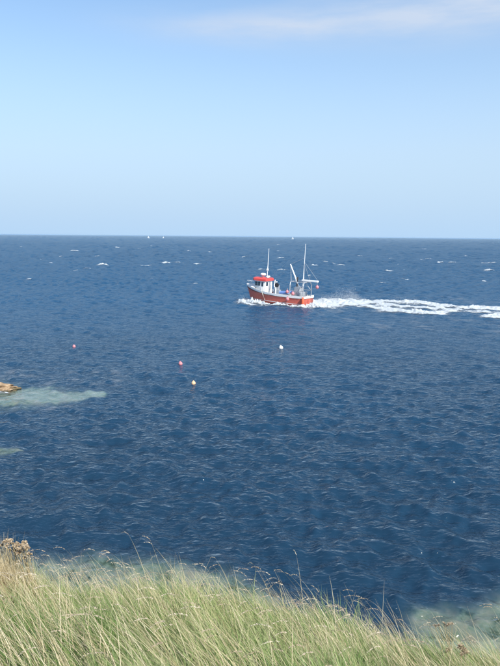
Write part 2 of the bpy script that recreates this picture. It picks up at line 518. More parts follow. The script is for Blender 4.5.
# foam lapping on the rock and streaks over the shelf
def px_stroke(pts): return [(*at(a, b)[:2], w, s) for a, b, w, s in pts]
foam_sheet('rock_foam', [px_stroke([(-30, 393.5, .6, .9), (-4, 392.5, .55, 1.0), (5, 392.5, .4, .9), (9, 391, .25, .7)])],
           (-22, 38), (-9, 50), 0.07, 0.22, 0.8, 77, sea)

# ------------------------------------------------------------------ the fishing boat
PXM = 103.5 / FPX
BP = at(308.5, 306.0)
HEAD = R(150)                                   # bow to the left and away from the viewer
BC, BS = math.cos(HEAD), math.sin(HEAD)

def bm_obj(name, bm, mat, parent, smooth=False):
    me = bpy.data.meshes.new(name)
    bmesh.ops.recalc_face_normals(bm, faces=bm.faces)
    bm.to_mesh(me); bm.free()
    if smooth:
        for p in me.polygons: p.use_smooth = True
    return link(name, me, mat, parent)

def box(bm, x0, x1, y0, y1, z0, z1, bev=0.0, taper=None):
    r = bmesh.ops.create_cube(bm, size=1.0)
    for v in r['verts']:
        v.co = ((x0 + x1) / 2 + v.co.x * (x1 - x0), (y0 + y1) / 2 + v.co.y * (y1 - y0), (z0 + z1) / 2 + v.co.z * (z1 - z0))
    if bev:
        es = list({e for v in r['verts'] for e in v.link_edges})
        bmesh.ops.bevel(bm, geom=es, offset=bev, segments=2, affect='EDGES', profile=0.6)
    return bm

def tube(bm, pts, r, seg=8, r1=None):
    pts = [Vector(p) for p in pts]
    prev = None; n = len(pts)
    for i, p in enumerate(pts):
        t = (pts[min(i + 1, n - 1)] - pts[max(i - 1, 0)]).normalized()
        u = t.cross(Vector((0.31, 0.17, 0.93))).normalized(); w = t.cross(u)
        rr = r + ((r1 if r1 is not None else r) - r) * i / max(1, n - 1)
        ring = [bm.verts.new(p + (u * math.cos(a) + w * math.sin(a)) * rr) for a in [2 * math.pi * k / seg for k in range(seg)]]
        if prev:
            for k in range(seg): bm.faces.new((prev[k], prev[(k + 1) % seg], ring[(k + 1) % seg], ring[k]))
        else: bm.faces.new(ring[::-1])
        prev = ring
    bm.faces.new(prev)
    return bm

def lathe(bm, prof, seg=16, o=(0, 0, 0)):
    """profile of (radius, z) turned about the z axis"""
    prev = None
    for r, z in prof:
        ring = [bm.verts.new((o[0] + max(r, 1e-4) * math.cos(2 * math.pi * k / seg), o[1] + max(r, 1e-4) * math.sin(2 * math.pi * k / seg), o[2] + z)) for k in range(seg)]
        if prev:
            for k in range(seg): bm.faces.new((prev[k], prev[(k + 1) % seg], ring[(k + 1) % seg], ring[k]))
        prev = ring
    return bm

M_RED = paint('hull_red', (0.54, 0.12, 0.085), 0.5, 0.28, (0.20, 0.07, 0.05))
M_ROOF = paint('roof_red', (0.62, 0.07, 0.06), 0.5, 0.10, (0.3, 0.06, 0.05))
M_WHITE = paint('boat_white', (0.80, 0.80, 0.78), 0.42, 0.10, (0.40, 0.33, 0.25))
M_DARK = paint('rubber_dark', (0.03, 0.03, 0.035), 0.7, 0.1)
M_GLASS = paint('window_glass', (0.03, 0.05, 0.07), 0.08, 0.0)
M_STEEL = paint('grey_steel', (0.42, 0.45, 0.48), 0.45, 0.25, (0.20, 0.12, 0.07), 4, 0.4)
M_DECK = paint('deck_grey', (0.30, 0.32, 0.33), 0.8, 0.3)
M_BLUE = paint('tarp_blue', (0.16, 0.28, 0.62), 0.55, 0.15, (0.35, 0.38, 0.5))
M_PINK = paint('buoy_pink', (0.64, 0.22, 0.24), 0.45, 0.12, (0.5, 0.3, 0.28))
M_ORANGE = paint('fender_orange', (0.80, 0.13, 0.05), 0.5, 0.1, (0.4, 0.12, 0.06))
M_BWHITE = paint('buoy_white', (0.82, 0.81, 0.76), 0.45, 0.15, (0.4, 0.36, 0.25))
M_YELLOW = paint('buoy_yellow', (0.74, 0.47, 0.28), 0.5, 0.15, (0.4, 0.3, 0.15))
M_ROPE = paint('rope', (0.55, 0.52, 0.45), 0.9, 0.2)

# hull stations: u, sheer half-beam, waterline half-beam, sheer height
ST = [(0.0, 1.72, 1.55, 1.50), (1.2, 1.80, 1.66, 1.48), (3.0, 1.86, 1.72, 1.47), (5.0, 1.85, 1.66, 1.52), (6.8, 1.78, 1.46, 1.64), (8.3, 1.58, 1.08, 1.84), (9.4, 1.20, 0.66, 2.04), (10.3, 0.72, 0.28, 2.22), (10.9, 0.26, 0.05, 2.36), (11.15, 0.03, 0.02, 2.44)]
def hull_rows(u, b, w, s, u_rake=0.0):
    k = max(0.0, (u - 8.3) / 2.85)
    keel = -0.55 + 0.35 * k ** 2
    fl = lambda f: w + (b - w) * f ** 1.3
    rk = lambda f: u - 0.95 * k ** 2 * (1 - f)
    zs = s - 0.42
    rows = [(rk(-.35), 0.02, keel), (rk(-.15), w * 0.72, keel * 0.45), (rk(0.0), w, 0.0), (rk(0.10), fl(0.10), 0.20), (rk(0.14), fl(.14), 0.27), (rk(.5), fl(0.45), 0.27 + (zs - 0.27) * 0.55), (rk(.8), fl(.80), zs), (rk(.84), fl(.84), zs + 0.07), (u, b, s)]
    return rows
def loft(bm, r0, r1, side, inset=0.0):
    grid = []
    for st in ST:
        rows = hull_rows(*st)[r0:r1 + 1]
        grid.append([bm.verts.new((a, side * (y + inset), z)) for a, y, z in rows])
    for A, B in zip(grid[:-1], grid[1:]):
        for k in range(len(A) - 1): bm.faces.new((A[k], B[k], B[k + 1], A[k + 1]))
    return grid

boat = empty('fishing_boat', (BP.x, BP.y, 0.05))
boat.rotation_euler = (0, -R(2.6), HEAD)         # running, bow lifted
tag(boat, 'small red and white fishing boat with a red-roofed wheelhouse, speeding left ahead of its wake', 'boat')
bm = bmesh.new()
gl = loft(bm, 0, 6, 1); gr = loft(bm, 0, 6, -1)
bm.faces.new([v for v in gl[0]] + [v for v in gr[0][::-1]])
bmesh.ops.remove_doubles(bm, verts=bm.verts, dist=0.03)
hull = bm_obj('hull', bm, M_RED, boat, True)
def band(name, r0, r1, mat, out, parent, stern=True):
    bm = bmesh.new()
    a = loft(bm, r0, r1, 1, out); b = loft(bm, r0, r1, -1, out)
    if stern:
        for v in [v for v in a[0]] + [v for v in b[0]]: pass
        bm.faces.new(a[0] + b[0][::-1])
    return bm_obj(name, bm, mat, parent)
band('boot_stripe', 3, 4, M_WHITE, 0.012, hull)
band('rubbing_strake', 6, 7, M_DARK, 0.05, hull)
bm = bmesh.new()                                  # the white bulwark with its own thickness
for sgn in (1, -1):
    out = loft(bm, 7, 8, sgn, 0.0); inn = loft(bm, 7, 8, sgn, -0.10)
    for (A, B), (C, D) in zip(zip(out[:-1], out[1:]), zip(inn[:-1], inn[1:])):
        bm.faces.new((A[1], B[1], D[1], C[1]))
u0, b0, w0, s0 = ST[0]
box(bm, -0.02, 0.08, -b0, b0, s0 - 0.36, s0)
bm_obj('bulwark', bm, M_WHITE, boat)
bm = bmesh.new()                                  # deck
dl = [(u, b - 0.08, s - 0.55) for u, b, w, s in ST]
L_ = [bm.verts.new((u, max(b, 0.01), z)) for u, b, z in dl]; R_ = [bm.verts.new((u, -max(b, 0.01), z)) for u, b, z in dl]
for k in range(len(dl) - 1): bm.faces.new((L_[k], L_[k + 1], R_[k + 1], R_[k]))
bm_obj('deck', bm, M_DECK, boat)
bm = bmesh.new()                                  # whaleback foredeck
fd = [(8.9, 1.38, 1.94, 2.30), (9.6, 1.08, 2.06, 2.42), (10.4, 0.62, 2.22, 2.50), (11.0, 0.14, 2.38, 2.50)]
prev = None
for u, b, zs, zc in fd:
    row = [bm.verts.new((u, b * math.sin(a) / 1.0, zs + (zc - zs) * math.cos(a))) for a in np.linspace(-math.pi / 2, math.pi / 2, 9)]
    if prev:
        for k in range(8): bm.faces.new((prev[k], prev[k + 1], row[k + 1], row[k]))
    prev = row
bm_obj('foredeck', bm, M_WHITE, boat, True)
bm = bmesh.new()
for sgn in (1, -1):
    tube(bm, [(9.0, sgn * 1.34, 2.62), (9.8, sgn * 0.98, 2.76), (10.6, sgn * 0.5, 2.88), (11.1, 0.0, 2.95)], 0.025, 6)
    for u, v, z in ((9.0, 1.34, 2.62), (9.8, 0.98, 2.76), (10.6, 0.5, 2.88)): tube(bm, [(u, sgn * v, z - 0.62), (u, sgn * v, z)], 0.02, 6)
bm_obj('bow_rail', bm, M_STEEL, boat)

# wheelhouse
bm = bmesh.new()
wh = [(7.15, 1.22, 1.05), (9.0, 1.18, 1.05), (9.45, 0.0, 1.05)]
foot = [(7.15, 1.22), (8.95, 1.20), (9.35, 0.62), (9.35, -0.62), (8.95, -1.20), (7.15, -1.22)]
lo_ = [bm.verts.new((u, v * (0.8 if u > 8 else 1.0), 1.0 if u < 8 else 1.62)) for u, v in foot]
hi_ = [bm.verts.new((u - (0.12 if u > 8 else 0.0), v * 0.97, 3.42)) for u, v in foot]
for k in range(6): bm.faces.new((lo_[k], lo_[(k + 1) % 6], hi_[(k + 1) % 6], hi_[k]))
bm.faces.new(hi_)
wheelhouse = bm_obj('wheelhouse', bm, M_WHITE, boat)
def wpanel(name, P, Q, z0, z1, mat, t=0.03, parent=wheelhouse):
    """pane on the wall running from P to Q (plan), z0..z1, standing t proud"""
    P = Vector((*P, 0)); Q = Vector((*Q, 0)); d = (Q - P).normalized(); nrm = Vector((d.y, -d.x, 0))
    if nrm.dot((P + Q) / 2 - Vector((8.2, 0, 0))) < 0: nrm = -nrm
    bm = bmesh.new()
    vs = []
    for o in (-0.06, t):
        for p, z in ((P, z0), (Q, z0), (Q, z1), (P, z1)): vs.append(bm.verts.new(p + nrm * o + Vector((0, 0, z))))
    bm.faces.new(vs[4:])
    for k in range(4): bm.faces.new((vs[k], vs[(k + 1) % 4], vs[4 + (k + 1) % 4], vs[4 + k]))
    return bm_obj(name, bm, mat, parent)
for sgn in (1, -1):
    for a, b in ((7.98, 8.36), (8.47, 8.85)): wpanel('window', (a, sgn * 1.19), (b, sgn * 1.185), 2.42, 3.05, M_GLASS)
    dr = wpanel('door', (7.32, sgn * 1.205), (7.82, sgn * 1.20), 1.3, 3.1, M_WHITE, 0.025)
    wpanel('door_pane', (7.40, sgn * 1.205), (7.74, sgn * 1.20), 2.35, 3.0, M_GLASS, 0.045, dr)
    wpanel('window', (8.90, sgn * 1.10), (9.20, sgn * 0.70), 2.42, 3.05, M_GLASS, 0.03)
for a, b in ((-0.55, -0.05), (0.05, 0.55)): wpanel('window', (9.24, a), (9.24, b), 2.42, 3.05, M_GLASS)
wpanel('window', (7.15, 0.2), (7.15, 0.8), 2.4, 3.0, M_GLASS); wpanel('aft_door', (7.15, -0.7), (7.15, -0.05), 1.25, 3.05, M_STEEL)
bm = bmesh.new()
rf = [(6.95, 1.36), (9.05, 1.36), (9.62, 0.70), (9.62, -0.70), (9.05, -1.36), (6.95, -1.36)]
a = [bm.verts.new((u, v, 3.20)) for u, v in rf]; b = [bm.verts.new((u, v * 0.99, 3.50)) for u, v in rf]
c = [bm.verts.new((7.05 + (u - 6.95) * 0.88, v * 0.8, 3.66)) for u, v in rf]
for A, B in ((a, b), (b, c)):
    for k in range(6): bm.faces.new((A[k], A[(k + 1) % 6], B[(k + 1) % 6], B[k]))
bm.faces.new(c); bm.faces.new(a[::-1])
bm_obj('roof', bm, M_ROOF, wheelhouse)
bm = bmesh.new(); lathe(bm, [(0.02, 3.6), (0.14, 3.6), (0.12, 3.95), (0.40, 4.0), (0.46, 4.12), (0.40, 4.28), (0.2, 4.35), (0.0, 4.36)], 18, (8.1, 0.15, 0)); bm_obj('radar_dome', bm, M_WHITE, boat, True)
bm = bmesh.new(); tube(bm, [(7.45, 0, 3.6), (7.45, 0, 5.2)], 0.05, 8); tube(bm, [(7.45, 0, 5.1), (7.43, 0, 5.7), (7.40, 0, 8.25)], 0.075, 8, 0.03); tube(bm, [(7.45, -.35, 4.9), (7.45, .35, 4.9)], 0.03, 6)
box(bm, 7.33, 7.57, -0.10, 0.10, 4.78, 5.12, 0.02); bm_obj('antenna_mast', bm, M_WHITE, boat)
bm = bmesh.new(); tube(bm, [(6.85, 0.35, 3.92), (6.9, 0.35, 3.92), (7.0, -0.75, 3.92)], 0.2, 10)
bm.free(); bm = bmesh.new(); tube(bm, [(7.05, 0.05, 3.86), (7.05, 0.85, 3.86)], 0.19, 12); bm_obj('life_raft_canister', bm, M_WHITE, boat, True)
# hauler amidships
bm = bmesh.new(); tube(bm, [(5.2, 1.25, 1.0), (5.2, 1.25, 2.7), (5.0, 1.5, 3.25), (4.75, 1.8, 3.35)], 0.09, 8); hd = bm_obj('hauler_davit', bm, M_WHITE, boat)
bm = bmesh.new()
for dy in (-0.09, 0.09): tube(bm, [(4.75, 1.75 + dy, 2.85), (4.75, 1.75 + dy * 0.3, 2.85)], 0.34, 16)
bm_obj('hauler_wheel', bm, M_DARK, hd)
bm = bmesh.new(); box(bm, 4.6, 5.6, 0.5, 1.2, 0.95, 2.05, 0.05); box(bm, 4.8, 5.3, 0.6, 1.1, 2.0, 2.75, 0.05); bm_obj('winch', bm, M_STEEL, boat)
bm = bmesh.new(); tube(bm, [(5.5, 1.0, 2.1), (6.0, 0.2, 2.7), (6.2, -0.4, 3.4)], 0.07, 8); bm_obj('deck_crane', bm, M_WHITE, boat)
# after gantry
for sgn in (1, -1):
    for u in (0.35, 2.6):
        bm = bmesh.new(); tube(bm, [(u, sgn * 1.55, 0.95), (u + 0.05, sgn * 1.45, 3.0), (u + 0.1, sgn * 1.15, 3.55)], 0.065, 8); bm_obj('gantry_post', bm, M_STEEL, boat)
bm = bmesh.new()
for u in (0.45, 2.7): tube(bm, [(u, -1.17, 3.55), (u, 1.17, 3.55)], 0.065, 8)
for sgn in (1, -1):
    tube(bm, [(0.45, sgn * 1.17, 3.55), (2.7, sgn * 1.17, 3.55)], 0.055, 8)
    tube(bm, [(0.38, sgn * 1.5, 2.2), (2.62, sgn * 1.5, 2.2)], 0.04, 8)
    tube(bm, [(0.38, sgn * 1.5, 2.2), (1.5, sgn * 1.3, 3.4)], 0.04, 8)
bm_obj('gantry_frame', bm, M_STEEL, boat)
bm = bmesh.new(); tube(bm, [(1.15, 0, 0.95), (1.15, 0, 4.6), (1.12, 0, 9.35)], 0.085, 10, 0.035); bm_obj('mast', bm, M_WHITE, boat)
bm = bmesh.new(); box(bm, -1.35, 1.3, -0.28, 0.28, 3.68, 3.92, 0.04); bm_obj('stern_derrick', bm, M_WHITE, boat)
bm = bmesh.new(); tube(bm, [(2.05, 0.1, 3.3), (3.45, 0.1, 6.1)], 0.13, 8, 0.09); bm_obj('boom', bm, M_WHITE, boat)
bm = bmesh.new(); tube(bm, [(2.1, 0.1, 0.95), (2.1, 0.1, 4.2)], 0.12, 8); bm_obj('boom_post', bm, M_DARK, boat)
for P, Q in (((1.12, 0, 6.6), (-1.3, 0, 3.92)), ((1.13, 0, 7.2), (3.4, 0.1, 6.1)), ((3.4, 0.1, 6.0), (2.7, 0.9, 3.6)), ((1.12, 0, 9.0), (7.0, 0, 3.7)), ((1.13, 0, 6.4), (0.45, 1.17, 3.55)), ((1.13, 0, 6.4), (0.45, -1.17, 3.55)), ((3.35, 0.1, 5.9), (2.9, 0.5, 1.6))):
    bm = bmesh.new(); tube(bm, [P, Q], 0.022 if Q[0] < 5 else 0.008, 5); bm_obj('stay', bm, M_STEEL, boat)
bm = bmesh.new()
box(bm, 0.9, 2.4, -1.2, 1.1, 0.95, 2.0, 0.06); box(bm, 1.3, 2.2, -0.9, 0.9, 2.0, 2.75, 0.06); bm_obj('net_drum_housing', bm, M_STEEL, boat)
bm = bmesh.new(); tube(bm, [(7.35, 1.80, 1.70), (7.0, 1.93, 1.1), (6.75, 1.70, 0.35)], 0.05, 6); bm_obj('side_rope', bm, M_ROPE, boat)
bm = bmesh.new(); box(bm, -0.10, -0.02, -0.35, 0.35, -0.3, 0.9, 0.02); bm_obj('rudder_housing', bm, M_RED, boat)

bpy.context.view_layer.update()
BM = boat.matrix_world.copy()
def bw(u, v, z): return BM @ Vector((u, v, z))

def buoy(loc, r, mat, label, group=None, stick=False, rope=None, cat='buoy', name='buoy'):
    t = empty(name, loc)
    bm = bmesh.new()
    lathe(bm, [(0.0, -r)] + [(r * math.cos(a) * (1.0 if a < 0.5 else 0.97), r * math.sin(a) * 1.06) for a in np.linspace(-1.45, 1.2, 12)] + [(0.26 * r, 1.18 * r), (0.2 * r, 1.35 * r), (0.0, 1.36 * r)], 18)
    bm_obj('float', bm, mat, t, True)
    bm = bmesh.new()
    ringp = [(0.22 * r * math.cos(a), 0, 1.45 * r + 0.22 * r * math.sin(a)) for a in np.linspace(0, 2 * math.pi, 10)]
    tube(bm, ringp, 0.06 * r, 5)
    bm_obj('eye', bm, M_DARK, t)
    if stick:
        bm = bmesh.new(); tube(bm, [(0, 0, 1.3 * r), (0.03, 0, 1.3 * r + 0.5)], 0.02, 6); bm_obj('marker_stick', bm, M_ROPE, t)
    if rope:
        bm = bmesh.new(); tube(bm, [(0, 0, 1.6 * r), rope], 0.018, 5); bm_obj('rope', bm, M_ROPE, t)
    tag(t, label, cat, group)
    return t
buoy(bw(-1.25, 0.0, 2.95), 0.25, M_PINK, 'pink ball buoy hanging from the tip of the boat\'s stern derrick', rope=(0, 0, 0.72))
buoy(bw(3.05, 1.45, 1.95), 0.25, M_PINK, 'pink buoy stowed on the boat\'s rail forward of the gantry', rope=(0, 0.1, 0.55))
buoy(bw(2.0, 1.62, 1.78), 0.25, M_PINK, 'pink buoy stowed on the boat\'s rail between the gantry posts', rope=(0, 0.1, 0.6))
buoy(bw(2.6, 2.13, 0.92), 0.27, M_PINK, 'pink round fender hanging over the boat\'s red side', rope=(-0.02, 0.14, 0.62), cat='fender', name='fender')
t = empty('fender', bw(0.12, 1.92, 0.75))
bm = bmesh.new(); lathe(bm, [(0.0, -0.5), (0.12, -0.47), (0.19, -0.3), (0.19, 0.45), (0.12, 0.62), (0.05, 0.66), (0.0, 0.67)], 14); bm_obj('float', bm, M_ORANGE, t, True)
bm = bmesh.new(); tube(bm, [(0, 0, 0.62), (-0.02, 0.1, 0.85)], 0.02, 5); bm_obj('rope', bm, M_ROPE, t)
tag(t, 'long orange fender hanging at the boat\'s stern corner', 'fender')
t = empty('fish_crate', bw(3.9, 0.2, 0.95), HEAD)
bm = bmesh.new(); box(bm, -0.75, 0.75, -0.9, 0.9, 0.0, 0.78, 0.05); bm_obj('crate_body', bm, M_BWHITE, t)
bm = bmesh.new(); box(bm, -0.80, 0.80, -0.95, 0.95, 0.55, 0.90, 0.08); bm_obj('tarpaulin', bm, M_BLUE, t)
tag(t, 'crate under a blue tarpaulin on the boat\'s working deck', 'crate')

def open_crate(u, v, z, rz, mat, label):
    t = empty('fish_box', bw(u, v, z), HEAD + rz)
    bm = bmesh.new()
    for a in ((-.4, .4, -.28, .28, 0, .03), (-.4, .4, -.28, -.25, 0, .3), (-.4, .4, .25, .28, 0, .3), (-.4, -.37, -.25, .25, 0, .3), (.37, .4, -.25, .25, 0, .3)): box(bm, *a)
    bm_obj('box_body', bm, mat, t)
    bm = bmesh.new(); box(bm, -.43, .43, -.31, -.24, .28, .33, .01); box(bm, -.43, .43, .24, .31, .28, .33, .01); bm_obj('rim', bm, mat, t)
    return tag(t, label, 'box', 'fish boxes on the boat')
M_BOXG = paint('box_grey', (0.55, 0.57, 0.56), 0.7, 0.3); M_BOXY = paint('box_orange', (0.62, 0.24, 0.08), 0.6, 0.25)
open_crate(6.4, 0.7, 0.98, 0.1, M_BOXG, 'grey fish box on the boat\'s deck just behind the wheelhouse')
open_crate(2.9, 0.9, 0.96, 0.4, M_BOXG, 'lower grey fish box under another, forward of the boat\'s gantry')
open_crate(2.92, 0.88, 1.28, 0.25, M_BOXG, 'upper grey fish box stacked on another, forward of the boat\'s gantry')
open_crate(0.6, 0.5, 0.94, -0.2, M_BOXY, 'rusty orange fish box inside the boat\'s stern')

# bow wave, wash along the side, wake
fr = (BC, BS, BP.x, BP.y)
bowf = foam_sheet('bow_wave', [
    [(11.9, 2.0, .5, .7), (11.2, 1.6, 1.1, 1.15), (10.0, 1.45, 1.1, 1.35), (8.5, 1.85, .9, 1.25), (6.0, 2.2, .8, 1.1), (2.0, 2.35, .8, 1.0), (-1.5, 2.2, 1.0, 1.1)],
    [(11.3, 0.2, .6, 1.2), (10.0, -1.5, 1.0, 1.25), (8.0, -2.3, .9, 1.1), (3.0, -2.7, .8, .95), (-1.5, -2.4, .9, 1.0)],
    [(10.8, 2.6, .6, .8), (8.0, 3.2, .7, .75), (5.0, 3.4, .5, .6)],
    [(0.3, 0.0, 1.8, 1.25), (-2.0, 0.0, 2.2, 1.2), (-5.2, -0.3, 2.2, 0.35)]],
    (-6.5, -5), (13, 5), 0.07, 0.46, 1.1, 201, None, None, 0.7, fr)
tag(bowf, 'white bow wave and wash foaming along the fishing boat\'s hull', 'foam', kind='stuff')

def wpts(lst):
    out = []
    for px, py, hpx, s in lst:
        p = at(px, py)
        out.append((p.x, p.y, max(0.35, 1.08 * hpx * p.y ** 2 / (EYE * FPX)), s * 1.25))
    return out
wk = [wpts([(308, 305, 2.0, 1.2), (325, 303.5, 3.6, 1.3), (340, 302.5, 3.6, 1.3), (356, 301.8, 2.6, 1.2), (372, 303, 1.4, 0.95), (388, 304.5, 1.2, .8)]),
      wpts([(345, 305.5, 1.5, .9), (362, 306, 1.2, .75), (378, 308, 1.6, .95), (398, 311, 2.6, 1.12), (420, 312.8, 2.2, 1.12), (440, 312.5, 1.5, .9), (460, 310.5, 1.2, .75)]),
      wpts([(370, 301.5, .8, .75), (388, 301.2, 1.6, .95), (408, 302.2, 2.2, 1.05), (430, 304.5, 2.0, 1.0), (452, 306.8, 1.6, .95), (475, 308.4, 1.6, 1.0), (515, 308.6, 1.8, 1.0)]),
      wpts([(385, 306, 1.6, .75), (415, 307.5, 2.0, .82), (440, 309, 1.8, .8), (470, 311.5, 1.2, .7), (500, 313, 1.4, .75)]),
      wpts([(486, 317.6, .9, .9), (494, 316.8, 1.8, 1.2), (520, 317, 2.4, 1.2), (580, 320, 2.4, 1.0), (680, 326, 2.0, .8)]),
      wpts([(500, 309, 1.6, 1.0), (580, 312, 1.8, .9), (680, 318, 1.8, .8)])]
wake = foam_sheet('wake_foam', wk, (7.5, 72), (62, 119), 0.12, 0.20, 2.6, 301, None, None, 0.55)
tag(wake, 'long churned white wake trailing to the right behind the fishing boat', 'wake', kind='stuff')

def droplets(name, blobs, n, label):
    V = []; F = []
    tet = np.array([(1, 1, 1), (1, -1, -1), (-1, 1, -1), (-1, -1, 1)], float) / 1.73
    for (c, sx, sy, h, share) in blobs:
        k = int(n * share)
        x = c.x + rng.normal(0, sx, k); y = c.y + rng.normal(0, sy, k)
        z = 0.1 + np.abs(rng.normal(0, h, k)) * np.exp(-((x - c.x) / (1.6 * sx)) ** 2)
        r = np.exp(rng.normal(np.log(0.011), 0.45, k))
        for q in range(k):
            b = len(V) * 4
            V.append(tet * r[q] + (x[q], y[q], z[q]))
    V = np.concatenate(V).reshape(-1, 3)
    i = np.arange(len(V) // 4)[:, None, None] * 4
    F = (np.array([[0, 1, 2], [0, 3, 1], [0, 2, 3], [1, 3, 2]])[None] + i).reshape(-1, 3)
    o = link(name, np_mesh(name, V, F), M_DROP)
    return tag(o, label, 'spray', kind='stuff')
droplets('spray', [(at(344, 301), 1.9, 1.2, 0.95, 0.45), (at(352, 300.5), 0.7, 0.5, 1.05, 0.12), (at(330, 302), 1.8, 1.4, .42, .2), (at(322, 305), 1.2, 1.0, .42, .13), (at(405, 303), 2.6, 1.6, .28, .15)], 17000, 'mist of white spray thrown up over the wake just behind the boat')
droplets('bow_spray', [(bw(10.8, 1.5, 0), .7, .6, .42, .6), (bw(9.0, 2.0, 0), .9, .5, .3, .4)], 2200, 'fine white spray flying off the boat\'s bow wave')

# ------------------------------------------------------------------ buoys on the water
def float_at(px, py): 
    p = at(px, py)
    p.z = float(sea_z(np.array([p.x]), np.array([p.y]))[0])
    return p
for px, py, r, mat, lab, stk in [(74, 346.5, 0.15, M_PINK, 'pink ball buoy floating farthest left, alone on the open water', False),
                                (180.5, 364.5, 0.16, M_PINK, 'pink ball buoy afloat just up and left of the orange one', False),
                                (193.5, 385.5, 0.15, M_YELLOW, 'pale orange ball buoy, nearest of the floating buoys', False),
                                (281, 349.5, 0.19, M_BWHITE, 'white ball buoy floating directly below the fishing boat', False)]:
    p = float_at(px, py); p.z += r * 0.35
    b_ = buoy(p, r, mat, lab, 'marker buoys on the water', stk)
    b_.rotation_euler = (random.uniform(-.3, .3), random.uniform(-.3, .3), random.uniform(0, 3))

# distant sailing boats
M_SAIL = paint('sail_white', (0.82, 0.82, 0.80), 0.8, 0.05)
def yacht(px, py, dist, h, label):
    d = ray(px, 236.3); s = dist / d.y
    t = empty('sailing_boat', (d.x * s, dist, 0.35))
    t.rotation_euler = (R(4), 0, R(random.uniform(-25, 25)))
    L = h * 0.75
    bm = bmesh.new()
    rows = []
    for u, b in ((-0.5, 0.10), (-0.3, 0.15), (0.1, 0.16), (0.35, 0.09), (0.5, 0.005)):
        rows.append([bm.verts.new((u * L, y * L, z * L)) for y, z in ((-b, 0.13), (-b * .7, -0.03), (0, -0.10), (b * .7, -0.03), (b, 0.13))])
    for A, B in zip(rows[:-1], rows[1:]):
        for k in range(4): bm.faces.new((A[k], B[k], B[k + 1], A[k + 1]))
        bm.faces.new((A[0], A[4], B[4], B[0]))
    bm.faces.new(rows[0])
    bm_obj('hull', bm, M_WHITE, t)
    bm = bmesh.new(); tube(bm, [(0.05 * L, 0, 0.1 * L), (0.05 * L, 0, h)], 0.09, 6, 0.05); bm_obj('mast', bm, M_WHITE, t)
    for nm, pts in (('mainsail', [(0.02, 0.2), (-0.46, 0.24), (0.03, 1.28)]), ('jib', [(0.10, 1.15), (0.48, 0.18), (0.12, 0.2)])):
        bm = bmesh.new()
        A = Vector((pts[0][0] * L, 0, pts[0][1] * L)); B = Vector((pts[1][0] * L, 0, pts[1][1] * L)); C = Vector((pts[2][0] * L, 0, pts[2][1] * L))
        n = 6; vs = {}
        for i in range(n + 1):
            for j in range(n + 1 - i):
                a_, b_ = i / n, j / n
                p = A * (1 - a_ - b_) + B * a_ + C * b_
                p.y += 0.9 * L * 0.12 * a_ * (1 - a_ - b_ + 0.3) * 2
                vs[i, j] = bm.verts.new(p)
        for i in range(n):
            for j in range(n - i):
                bm.faces.new((vs[i, j], vs[i + 1, j], vs[i, j + 1]))
                if j < n - i - 1: bm.faces.new((vs[i + 1, j], vs[i + 1, j + 1], vs[i, j + 1]))
        o = bm_obj(nm, bm, M_SAIL, t, True)
        md = o.modifiers.new('thick', 'SOLIDIFY'); md.thickness = 0.04
    tag(t, label, 'sailboat', 'far sailing boats on the horizon')
yacht(148.3, 235, 2300, 9.5, 'tiny white sailing boat on the horizon, leftmost of three')
yacht(163.3, 235, 2500, 7.5, 'tiny white sailing boat on the horizon, middle of three')
yacht(292.6, 236, 2200, 10.5, 'tiny white sailing boat on the horizon above the fishing boat\'s tall mast')

# ------------------------------------------------------------------ grass
def m_blade(name, stops, trans=0.35):
    t = NT(name)
    c = t.ramp(t.attr('rnd'), stops)
    tt = t.attr('along')
    c = t.mix(t.math('MULTIPLY', t.math('SUBTRACT', tt, 0.55, True), 0.9), c, c4((0.52, 0.47, 0.27)))
    t.put(t.b.inputs['Base Color'], c)
    t.b.inputs['Roughness'].default_value = 0.55
    tl = t.new('ShaderNodeBsdfTranslucent'); t.l.new(c, tl.inputs[0])
    ms = t.new('ShaderNodeMixShader'); ms.inputs[0].default_value = trans
    t.l.new(t.b.outputs[0], ms.inputs[1]); t.l.new(tl.outputs[0], ms.inputs[2]); t.l.new(ms.outputs[0], t.out.inputs['Surface'])
    return t.m
M_GREEN = m_blade('grass_green', [(0.0, (0.11, 0.22, 0.045)), (0.35, (0.20, 0.32, 0.09)), (0.6, (0.32, 0.40, 0.15)), (0.8, (0.46, 0.46, 0.22)), (1.0, (0.60, 0.54, 0.31))])
M_STRAW = m_blade('grass_straw', [(0.0, (0.44, 0.36, 0.20)), (0.5, (0.60, 0.51, 0.32)), (1.0, (0.74, 0.66, 0.47))], 0.25)
M_HEAD = m_blade('seed_head', [(0.0, (0.40, 0.31, 0.22)), (0.5, (0.54, 0.45, 0.33)), (1.0, (0.66, 0.58, 0.45))], 0.3)

def scatter(n, x0=-6.0, x1=6.0, y0=2.2, past=1.5):
    x = rng.uniform(x0, x1, n * 2); y = rng.uniform(y0, 9.2, n * 2)
    L, _ = lip(x, y)
    k = (y < L + past)
    x, y = x[k][:n], y[k][:n]
    return x, y

